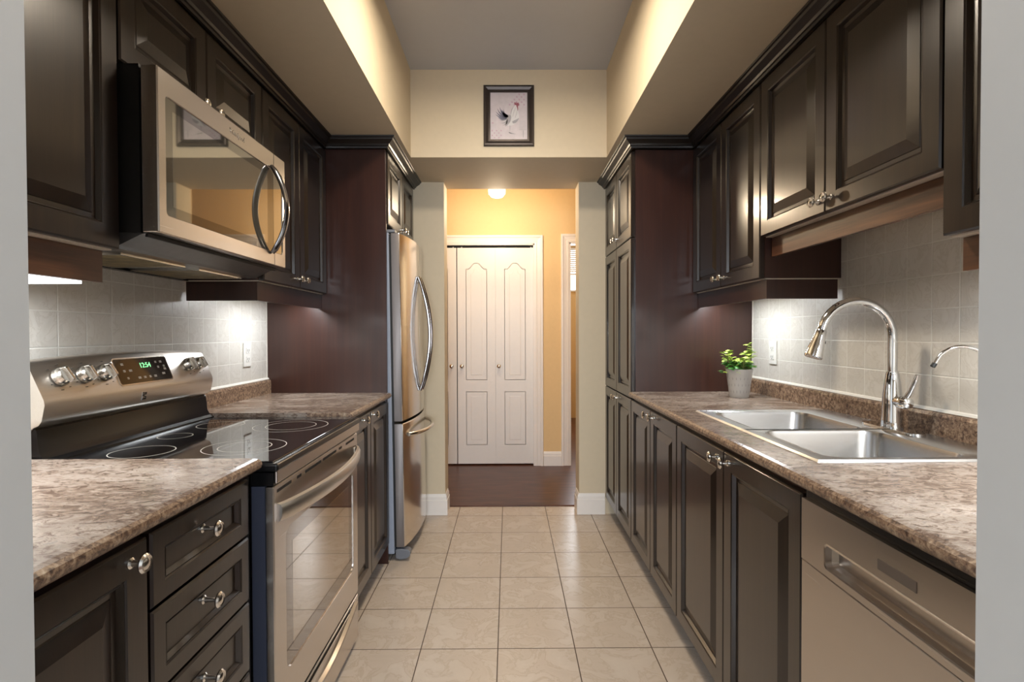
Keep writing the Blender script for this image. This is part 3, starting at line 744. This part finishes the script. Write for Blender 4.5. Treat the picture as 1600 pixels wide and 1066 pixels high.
# front: manifold strip, door, window, drawer
obj('front_rail', B().box(-.5985, -.591, SY0_+.004, SY1_-.004, .846, .893), 'steel', st, bevel=.003)
obj('rail_backing', B().box(-.655, -.599, SY0_+.001, SY1_-.001, .842, .875), 'black', st)
DX = .600
b = B(); frame_yz(b, -1, DX, .020, SY0_+.004, SY1_-.004, .208, .838, SY0_+.075, SY1_-.062, .318, .705, r=.03, ro=.003, lipd=.0006)
dr = obj('oven_door', b, 'steel', st)
ow = obj('oven_window', B().box(-DX-.010, -DX-.0035, SY0_+.072, SY1_-.059, .315, .708), 'ovborder', dr)
obj('inner_pane', B().box(-DX-.0036, -DX-.0031, SY0_+.125, SY1_-.11, .365, .655), 'ovglass', ow)
for a, c in ((.02, .11), (.15, .18), (.21, .34), (.36, .49), (.52, .55), (.60, .70)):
    obj('vent_slot', B().box(-DX-.003, -DX+.0006, SY0_+.004+a, SY0_+.004+c, .818, .826), 'blackmatt', dr)
# bowed flat handle
R = []
for k in range(31):
    q = k/30; y = SY0_+.020+q*(SY1_-SY0_-.040); a = math.sin(math.pi*q)**.75
    x = -DX+.003+.050*a
    hgt = .026; th = .012
    R.append([(x-.001, y, .742), (x+th*.5, y, .745), (x+th*.9, y, .755), (x+th, y, .778), (x+th*.6, y, .788), (x-.002, y, .791), (x-.004, y, .766)])
obj('door_handle', B().rings(R), 'steelc', dr, smooth=True)
for y in (SY0_+.020, SY1_-.048): obj('handle_mount', B().box(-DX-.002, -DX+.004, y, y+.020, .745, .788), 'steelc', dr, bevel=.003)
# storage drawer with curved grip
b = B(); frame_yz(b, -1, DX, .045, SY0_+.004, SY1_-.004, .030, .198, SY0_+.10, SY1_-.10, .175, .190, r=.006, ro=.003)
dwr = obj('storage_drawer', b, 'steel', st)
obj('drawer_recess', B().box(-DX-.02, -DX-.012, SY0_+.09, SY1_-.09, .17, .194), 'dark', dwr)
R = []
for k in range(25):
    q = k/24; y = SY0_+.05+q*(SY1_-SY0_-.10); a = math.sin(math.pi*q)
    zc = .182-.055*a
    R.append([(-DX-.001, y, zc+.010), (-DX+.012, y, zc+.006), (-DX+.014, y, zc), (-DX+.006, y, zc-.006), (-DX-.001, y, zc-.007)])
obj('drawer_grip', B().rings(R), 'steel', dwr, smooth=True)
# console
pr = [(-1.272, .925), (-1.272, 1.150), (-1.262, 1.168), (-1.245, 1.174), (-1.222, 1.172), (-1.212, 1.165), (-1.172, 1.062), (-1.170, 1.050), (-1.178, 1.010), (-1.186, .998), (-1.200, .992)]
def console_top(q):  # slight crown along the length
    return .012*(math.sin(math.pi*q) - 1)
R = []
for k in range(13):
    q = k/12; y = SY0_-.004+q*(SY1_-SY0_+.008); e_ = 0
    R.append([(x, y, z+(console_top(q) if z > 1.14 else 0)) for x, z in pr])
cons = obj('console', B().rings(R), 'steelc', st, smooth=True)
R = []
for k, y in enumerate((SY0_, SY1_)): R.append([(-1.268, y, .880), (-1.268, y, .99), (-1.202, y, .991), (-1.196, y, .985), (-1.190, y, .93), (-1.180, y, .912), (-1.165, y, .905), (-1.165, y, .88)])
obj('console_riser', B().rings(R), 'black', st, smooth=True)
p0 = Vector((-1.212, 0, 1.165)); p1 = Vector((-1.172, 0, 1.062)); dd = (p0-p1).normalized(); nn = Vector((-dd.z, 0, dd.x)); nn = nn if nn.x > 0 else -nn
def onc(u, v, n=0):  # u along y, v up the slope from its middle, n out
    c = (p0+p1)/2+dd*v+nn*n; return Vector((c.x, u, c.z))
for y in (1.412, 1.492, 1.567, 1.975, 2.035):
    r = .0235
    kb = obj('control_knob', B().lathe([(r+.002, 0), (r+.001, .010), (r-.002, .017), (r-.004, .020), (0, .021)], onc(y, .002, .001), tuple(nn), 28), 'nickel', cons, smooth=True)
    a = math.radians(18); b = B()
    L, Wd = r*.98, .006
    R = []
    for n_, f in ((.018, 1.0), (.031, .86), (.033, .7)):
        R.append([onc(y+(u*math.cos(a)-v*math.sin(a)), .002+(u*math.sin(a)+v*math.cos(a)), n_) for u, v in ((-Wd*f, -L*f), (Wd*f, -L*f), (Wd*f, L*f), (-Wd*f, L*f))])
    obj('knob_grip', b.rings(R), 'nickel', kb, bevel=.001)
    for ang in (-150, -100, -55, 20, 80, 140):
        b = B()
        q = math.radians(ang); c0 = onc(y+.036*math.cos(q)*.95, .002+.036*math.sin(q), .0012)
        w_ = .0022 if ang % 20 else .004
        b.rings([[onc(y+.036*math.cos(q)+du, .002+.036*math.sin(q)+dv, n_) for du, dv in ((-w_, -.0008), (w_, -.0008), (w_, .0008), (-w_, .0008))] for n_ in (-.0005, .0012)])
        obj('dial_marking', b, 'ink', cons)
# display
def cplate(y0, y1, v0, v1, n0, n1, r=.006, skew=0):
    b = B(); L = rr(y0, y1, v0, v1, r, 0)
    b.rings([[onc(p[0]+skew*p[1], p[1], n) for p in L] for n in (n0, n1)]); return b
obj('display_bezel', cplate(1.610, 1.862, -.046, .044, -.002, .0016, .010), 'nickel', cons)
disp = obj('display_panel', cplate(1.614, 1.858, -.042, .040, -.001, .0024, .008), 'dispglass', cons)
obj('clock_digits', text_bm('12:54', .024, lambda u, v, n: onc(1.745+u, .014+v, .0028+n)), 'green', disp)
for (u, v) in ((1.645, .022), (1.645, .0), (1.672, .0), (1.650, -.024), (1.70, -.026), (1.725, -.026), (1.75, -.026), (1.775, -.026), (1.80, .022), (1.825, .022), (1.805, .004), (1.835, .006), (1.835, -.004), (1.82, -.020)):
    w_ = random.uniform(.004, .008); b = B()
    for dv in (-.0018, .0022):
        b.rings([[onc(u+a*w_, v+dv+c*.0011, n_) for a, c in ((-1, -1), (1, -1), (1, 1), (-1, 1))] for n_ in (.0018, .0029)])
    obj('panel_icon', b, 'icon', disp)
# small square badge on the lower lip of the console
q0 = Vector((-1.170, 0, 1.050)); q1 = Vector((-1.178, 0, 1.010)); qd = (q0-q1).normalized(); qn = Vector((qd.z, 0, -qd.x)); qn = qn if qn.x > 0 else -qn
def onl(u, v, n=0):
    c = (q0+q1)/2+qd*v+qn*n; return Vector((c.x, u, c.z))
b = B(); S = .015
for a in ((-S*.75, -S*.55, -S, S), ):
    b.rings([[onl(1.708+u, v, n_) for u, v in ((a[0], a[2]), (a[1], a[2]), (a[1], a[3]), (a[0], a[3]))] for n_ in (-.001, .0016)])
badge = obj('badge', b, 'chrome', cons)
b = B()
def stroke(u0, v0, u1, v1, w_=.0016):
    a = Vector((u1-u0, v1-v0)); a.normalize(); p = Vector((-a.y, a.x))*w_
    b.rings([[onl(1.708+x, y, n_) for x, y in ((u0+p.x, v0+p.y), (u1+p.x, v1+p.y), (u1-p.x, v1-p.y), (u0-p.x, v0-p.y))] for n_ in (-.001, .0014)])
stroke(-.007, .011, .010, .011); stroke(-.006, .005, .010, .007); stroke(-.006, .003, .010, -.003); stroke(-.007, -.010, .010, -.007); stroke(-.007, -.008, .009, -.010)
obj('badge_letters', b, 'ink', badge)

# ------------------------------------------------------------------ fridge
fr = thing('refrigerator', (-.95, 3.19, 0), 'tall stainless refrigerator with curved doors and lower freezer drawer, in the left recess', 'refrigerator')
FY0, FY1 = 2.838, 3.545
obj('fridge_body', B().box(-1.25, -.618, FY0, FY1, .035, 1.765), 'fside', fr, bevel=.004)
obj('top_hinge_cover', B().box(-.70, -.585, FY0+.004, FY0+.06, 1.766, 1.782), 'fcap', fr, bevel=.003)
obj('door_gasket', B().box(-.618, -.607, FY0+.008, FY1-.008, .07, 1.755), 'blackmatt', fr)
def bowed(y): # x of the convex door front
    q = (y-FY0)/(FY1-FY0); return -.560+.040*(1-(2*q-1)**2)**.9
def fdoor(name, y0, y1, z0, z1):
    ys = [y0+(y1-y0)*k/10 for k in range(11)]
    def ring(d, inn):
        yy = [min(max(y, y0+d), y1-d) for y in ys]
        return [(-.606, yy[0], z0+d), *[(bowed(y)-inn, y, z0+d) for y in yy], (-.606, yy[-1], z0+d)], None
    b = B(); R = []
    for z, ins in ((z0, .004), (z0+.004, 0), (z1-.004, 0), (z1, .004)):
        R.append([(-.606, y0, z), (bowed(y0)-.005-ins, y0, z), (bowed(y0)-.001-ins, y0+.002, z), *[(bowed(y)-ins, y, z) for y in ys[1:-1]], (bowed(y1)-.001-ins, y1-.002, z), (bowed(y1)-.005-ins, y1, z), (-.606, y1, z)])
    b.rings(R); bmesh.ops.recalc_face_normals(b.bm, faces=b.bm.faces)
    for f in b.bm.faces:
        if f.normal.y < -.9: f.material_index = 1
    return obj(name, b, ['steelf', 'dooredge'], fr, smooth=True)
YM = 3.19
dA = fdoor('fridge_door', FY0+.002, YM-.0015, .752, 1.762); dB = fdoor('fridge_door', YM+.0015, FY1-.002, .752, 1.762)
dC = fdoor('freezer_drawer', FY0+.002, FY1-.002, .072, .738)
for dd_, y in ((dA, YM-.035), (dB, YM+.035)):
    pts = []; rad = []
    for k in range(29):
        q = k/28; a = math.sin(math.pi*q)**.85
        pts.append((bowed(y)+.004+.062*a, y, .885+q*.675)); rad.append(.0105 if 2 < k < 26 else .009)
    obj('door_handle', B().tube(pts, rad, 14), 'handle', dd_, smooth=True)
pts = []
for k in range(25):
    q = k/24; a = math.sin(math.pi*q)**.55; y = FY0+.075+q*(FY1-FY0-.15); pts.append((bowed(y)+.002+.058*a, y, .668))
obj('drawer_handle', B().tube(pts, .0115, 14), 'nickel', dC, smooth=True)
b = B(); b.rings([[(x, y, z) for x, z in ((-.612, .012), (-.612, .058), (-.585, .062), (-.545, .056), (-.532, .044), (-.537, .022), (-.555, .008), (-.59, .004))] for y in (FY0+.002, FY0+.05)])
obj('front_foot', b, 'fcap', fr, bevel=.003)
obj('kick_grille', B().box(-.64, -.60, FY0+.05, FY1-.01, .012, .066), 'black', fr)
fr.rotation_euler = (0, math.radians(-.7), 0)

# ------------------------------------------------------------------ outlets
def outlet(s, Xw, y, z, label):
    t = thing('wall_outlet', (s*Xw, y, z), label, 'outlet')
    def pl(b, n0, n1, y0, y1, z0, z1): x = sorted((s*(Xw-n0), s*(Xw-n1))); b.box(x[0], x[1], y0, y1, z0, z1); return b
    obj('cover_plate', pl(B(), 0, .006, y-.036, y+.036, z-.058, z+.058), 'white', t, bevel=.003)
    for dz in (-.021, .021):
        so = obj('socket', pl(B(), .006, .009, y-.016, y+.016, z+dz-.014, z+dz+.014), 'white', t, bevel=.002)
        b = B(); pl(b, .009, .0096, y-.008, y-.006, z+dz-.004, z+dz+.006); pl(b, .009, .0096, y+.006, y+.008, z+dz-.004, z+dz+.006); pl(b, .009, .0096, y-.002, y+.002, z+dz-.010, z+dz-.006)
        obj('slots', b, 'blackmatt', so)
outlet(-1, XWL+.0012, 2.585, 1.127, 'white electrical outlet on the left tiled wall behind the stove end')
outlet(1, XWR+.0012, 2.578, 1.130, 'white electrical outlet on the right tiled wall beside the plant')

# ------------------------------------------------------------------ under-cabinet lights
def strip(s, x, y0, y1, z, power, label, vis=True):
    t = thing('under_cabinet_light', (s*x, (y0+y1)/2, z), label, 'light', None)
    a, c = sorted((s*(x-.045), s*(x+.045)))
    obj('light_housing', B().box(a, c, y0, y1, z-.022, z), 'white', t, bevel=.003)
    a, c = sorted((s*(x-.034), s*(x+.034)))
    obj('lens', B().box(a, c, y0+.01, y1-.01, z-.030, z-.0225), 'led', t)
    light('strip_bulb', 'AREA', (s*x, (y0+y1)/2, z-.033), power, COOL, c-a, y1-y0-.03, (0, 0, 0))
strip(-1, 1.052, 2.32, 2.76, 1.4345, 2.3, 'slim light under the left wall cabinet beside the refrigerator panel')
strip(1, 1.072, 2.32, 2.76, 1.4345, 2.3, 'slim light under the right wall cabinet above the potted plant')
strip(1, 1.11, .60, 1.10, 1.440, 8, 'added slim light, unseen, under the right wall cabinet closest to the camera')  # unseen lamp added to brighten the near tile wall and sink
t = thing('under_cabinet_light', (-1.12, .95, 1.43), 'long glowing white strip light under the left cabinet closest to the camera', 'light')
obj('light_housing', B().box(-1.215, -1.04, .72, 1.312, 1.372, 1.4355), 'white', t, bevel=.004)
obj('lens', B().box(-1.205, -1.045, .73, 1.305, 1.353, 1.3715), 'led', t)
light('strip_bulb', 'AREA', (-1.11, .99, 1.349), 6, COOL, .1, .5)

# ------------------------------------------------------------------ picture
pf = thing('framed_picture', (.006, 3.05, 2.48), 'pewter framed rooster print on the beige wall above the opening', 'picture')
PY = 3.0725; x0, x1, z0, z1 = -.139, .151, 2.307, 2.653
b = B(); R = []
for d, n in ((0, 0), (0, .016), (.003, .020), (.012, .021), (.026, .015), (.028, .011), (.031, .011), (.033, .014), (.037, .014), (.039, .008), (.039, .002)):
    R.append([(x0+d, PY-n, z0+d), (x1-d, PY-n, z0+d), (x1-d, PY-n, z1-d), (x0+d, PY-n, z1-d)])
b.rings(R, cap0=False, cap1=False); obj('picture_frame', b, 'frame', pf)
b = B().box(x0+.02, x1-.02, PY-.006, PY-.001, z0+.02, z1-.02); pp = obj('print_sheet', b, 'print', pf)
IX0, IX1, IZ0, IZ1 = x0+.039, x1-.039, z0+.039, z1-.039
def pc(u, v, k): return (IX0+u*(IX1-IX0), PY-.0062-k*.00008, IZ0+v*(IZ1-IZ0))
def flat(name, polys, mat, k):
    b = B()
    for poly in polys:
        vs = [b.bm.verts.new(pc(u, v, k)) for u, v in poly]; b.face(vs)
    return obj(name, b, mat, pp)
def feather(u0, v0, u1, v1, w_, bend):
    P = []; Q = []
    for i in range(9):
        t_ = i/8; du, dv = u1-u0, v1-v0; L_ = math.hypot(du, dv); nx, ny = -dv/L_, du/L_
        o_ = bend*math.sin(math.pi*t_); ww = w_*math.sin(math.pi*(.15+.85*t_))**.7*(1-t_*.5)
        cx_, cy_ = u0+du*t_+nx*o_, v0+dv*t_+ny*o_
        P.append((cx_+nx*ww, cy_+ny*ww)); Q.append((cx_-nx*ww, cy_-ny*ww))
    return P+Q[::-1]
flat('rooster_body', [[(.40, .47), (.46, .53), (.53, .52), (.58, .60), (.62, .68), (.66, .72), (.70, .75), (.75, .74), (.76, .68), (.75, .60), (.78, .52), (.78, .44), (.72, .36), (.62, .31), (.52, .28), (.44, .30), (.38, .36)]], 'pk_white', 1)
flat('rooster_tail', [feather(.47, .50, .18, .67, .026, .06), feather(.47, .51, .25, .70, .028, .06), feather(.46, .49, .14, .60, .024, .05), feather(.45, .47, .13, .54, .022, .04), feather(.44, .45, .20, .47, .020, .03), feather(.48, .48, .30, .64, .045, .03), feather(.48, .48, .36, .66, .03, .05)], 'pk_dark', 2)
flat('rooster_wing', [feather(.53, .52, .40, .27, .065, .02), feather(.60, .36, .78, .46, .04, -.02), feather(.46, .45, .24, .42, .02, .03), feather(.47, .42, .28, .35, .02, .03), feather(.46, .38, .33, .30, .02, .02)], 'pk_mid', 2)
flat('rooster_neck', [feather(.55, .50, .66, .73, .012, .03), feather(.60, .48, .70, .70, .006, .01), feather(.67, .46, .74, .68, .006, -.01)], 'pk_mid', 3)
flat('rooster_comb', [[(.64, .78), (.66, .80), (.67, .77), (.70, .81), (.71, .77), (.76, .79), (.78, .75), (.77, .71), (.75, .72), (.755, .65), (.74, .60), (.725, .67), (.70, .73), (.66, .74)]], 'pk_red', 3)
flat('rooster_legs', [feather(.53, .30, .53, .16, .010, 0), feather(.50, .14, .70, .11, .012, .0), feather(.50, .15, .58, .12, .010, 0)], 'pk_mid', 3)
b = []
for i in range(8):
    for j in range(5):
        if (i+j) % 2 == 0 and i+j > 2+random.random()*2: b.append([(.50+i*.065, .98-j*.055), (.545+i*.065, .975-j*.055), (.54+i*.065, .94-j*.055), (.505+i*.065, .945-j*.055)])
flat('corner_checks', [p for p in b if p[1][0] < .99], 'pk_pink', 1)
b = []
for i in range(5):
    for j in range(4):
        if (i+j) % 2 == 0: b.append([(.03+i*.06, .20-j*.05), (.065+i*.06, .20-j*.05), (.065+i*.06, .17-j*.05), (.03+i*.06, .17-j*.05)])
flat('floral_marks', b+[[(.03, .36), (.07, .37), (.09, .34), (.05, .33)]], 'pk_pink', 1)
b = []
for i in range(6): b.append([(.80+i*.03, .20), (.806+i*.03, .20), (.806+i*.03, .40), (.80+i*.03, .40)])
b.append([(.78, .20), (.97, .20), (.97, .206), (.78, .206)]); b.append([(.88, .04), (.90, .04), (.90, .19), (.88, .19)])
flat('fence_marks', b, 'pk_mid', 1)

# ------------------------------------------------------------------ potted herb
PX, PYY = 1.118, 2.555
pt = thing('potted_herb', (PX, PYY, ZC), 'small leafy green herb in a patterned pale grey pot on the right counter', 'plant')
Rr = [(.042, 0), (.0445, .004), (.0475, .03), (.0535, .075), (.0585, .112), (.0615, .130), (.0625, .137), (.058, .137), (.056, .125), (.054, .115), (0, .115)]
pot = obj('pot', B().lathe(Rr, (PX, PYY, ZC+.0005), 'Z', 40), 'pot', pt, smooth=True)
b = B()
for zz, r0, h_ in ((.030, .0482, .02), (.062, .0522, .018), (.092, .0563, .016)):
    for k in range(20):
        a = 2*math.pi*(k+.5*((zz > .05) and (zz < .07)))/20; rad_ = r0
        def pp_(da, dz): q = a+da; rr_ = rad_+dz*.13+.0006; return (PX+rr_*math.cos(q), PYY+rr_*math.sin(q), ZC+zz+dz)
        b.quad(pp_(0, -h_*.5), pp_(.045, 0), pp_(0, h_*.5), pp_(-.045, 0))
obj('relief_pattern', b, 'potd', pot)
obj('soil', B().lathe([(.054, .118), (.054, .1195), (0, .121)], (PX, PYY, ZC), 'Z', 24), 'soil', pt)
def leaf(b, base, dirv, size, tilt, mi):
    d_ = Vector(dirv).normalized(); side = d_.cross(Vector((0, 0, 1)))
    side = side.normalized() if side.length > .01 else Vector((1, 0, 0)); up = side.cross(d_)
    side = (side*math.cos(tilt)+up*math.sin(tilt)).normalized(); up = side.cross(d_)
    out = [(0, 0), (.12, .18), (.42, .22), (.30, .42), (.62, .50), (.40, .62), (.50, .85), (.22, .80), (0, 1.05)]
    P = [base+d_*v*size+side*u*size*.75+up*(-(u*u)*.35+.0)*size-Vector((0, 0, 1))*(v*v*.25*size) for u, v in out]
    Q = [base+d_*v*size-side*u*size*.75+up*(-(u*u)*.35)*size-Vector((0, 0, 1))*(v*v*.25*size) for u, v in out]
    mid = [base+d_*v*size-Vector((0, 0, 1))*(v*v*.25*size)+up*.03*size for v in (0, .3, .6, 1.05)]
    c = b.bm.verts.new(mid[1]); c2 = b.bm.verts.new(mid[2])
    for S_ in (P, Q):
        vs = [b.bm.verts.new(p) for p in S_]; b.mi = mi
        for i in range(len(vs)-1):
            b.face([c if i < 4 else c2, vs[i], vs[i+1]])
        b.face([c, vs[4], c2])
b = B(); bs = B()
random.seed(11)
tips = []
for k in range(46):
    a = random.uniform(0, 2*math.pi); r0 = random.uniform(0, .035); r1 = r0+random.uniform(.0, .035); h_ = random.uniform(.02, .075)
    tips.append(((PX+r0*math.cos(a), PYY+r0*math.sin(a)), (PX+r1*math.cos(a+.3), PYY+r1*math.sin(a+.3), ZC+.12+h_)))
for k, (tx, tz) in enumerate(((.035, .135), (.052, .150), (.028, .115), (.044, .105), (.060, .12), (.05, .175), (.02, .10))): tips.append(((PX+.02, PYY-.01), (PX+tx, PYY-.015+.006*k, ZC+.12+tz*.8)))
for k, (tx, tz) in enumerate(((-.066, .085), (-.078, .098), (-.058, .06), (-.052, .10), (-.068, .02))): tips.append(((PX-.03, PYY), (PX+tx, PYY-.01+.005*k, ZC+.12+tz)))
for (bx_, by_), tp in tips:
    tp = Vector(tp); bp = Vector((bx_, by_, ZC+.118)); md = (bp+tp)/2+Vector((0, 0, .01))
    bs.tube([bp, md, tp], [.0016, .0013, .0009], 5)
    young = tp.z > ZC+.185
    for q in range(5 if young else 4):
        a = random.uniform(0, 6.28); dv = Vector((math.cos(a), math.sin(a), random.uniform(-.1, .7)))
        leaf(b, tp-Vector((0, 0, random.uniform(0, .02))), dv, random.uniform(.022, .037), random.uniform(-.4, .4), 1 if young or random.random() < .18 else 0)
obj('foliage', b, ['leaf', 'leaf2'], pt, smooth=True); obj('stems', bs, 'stem', pt, smooth=True)
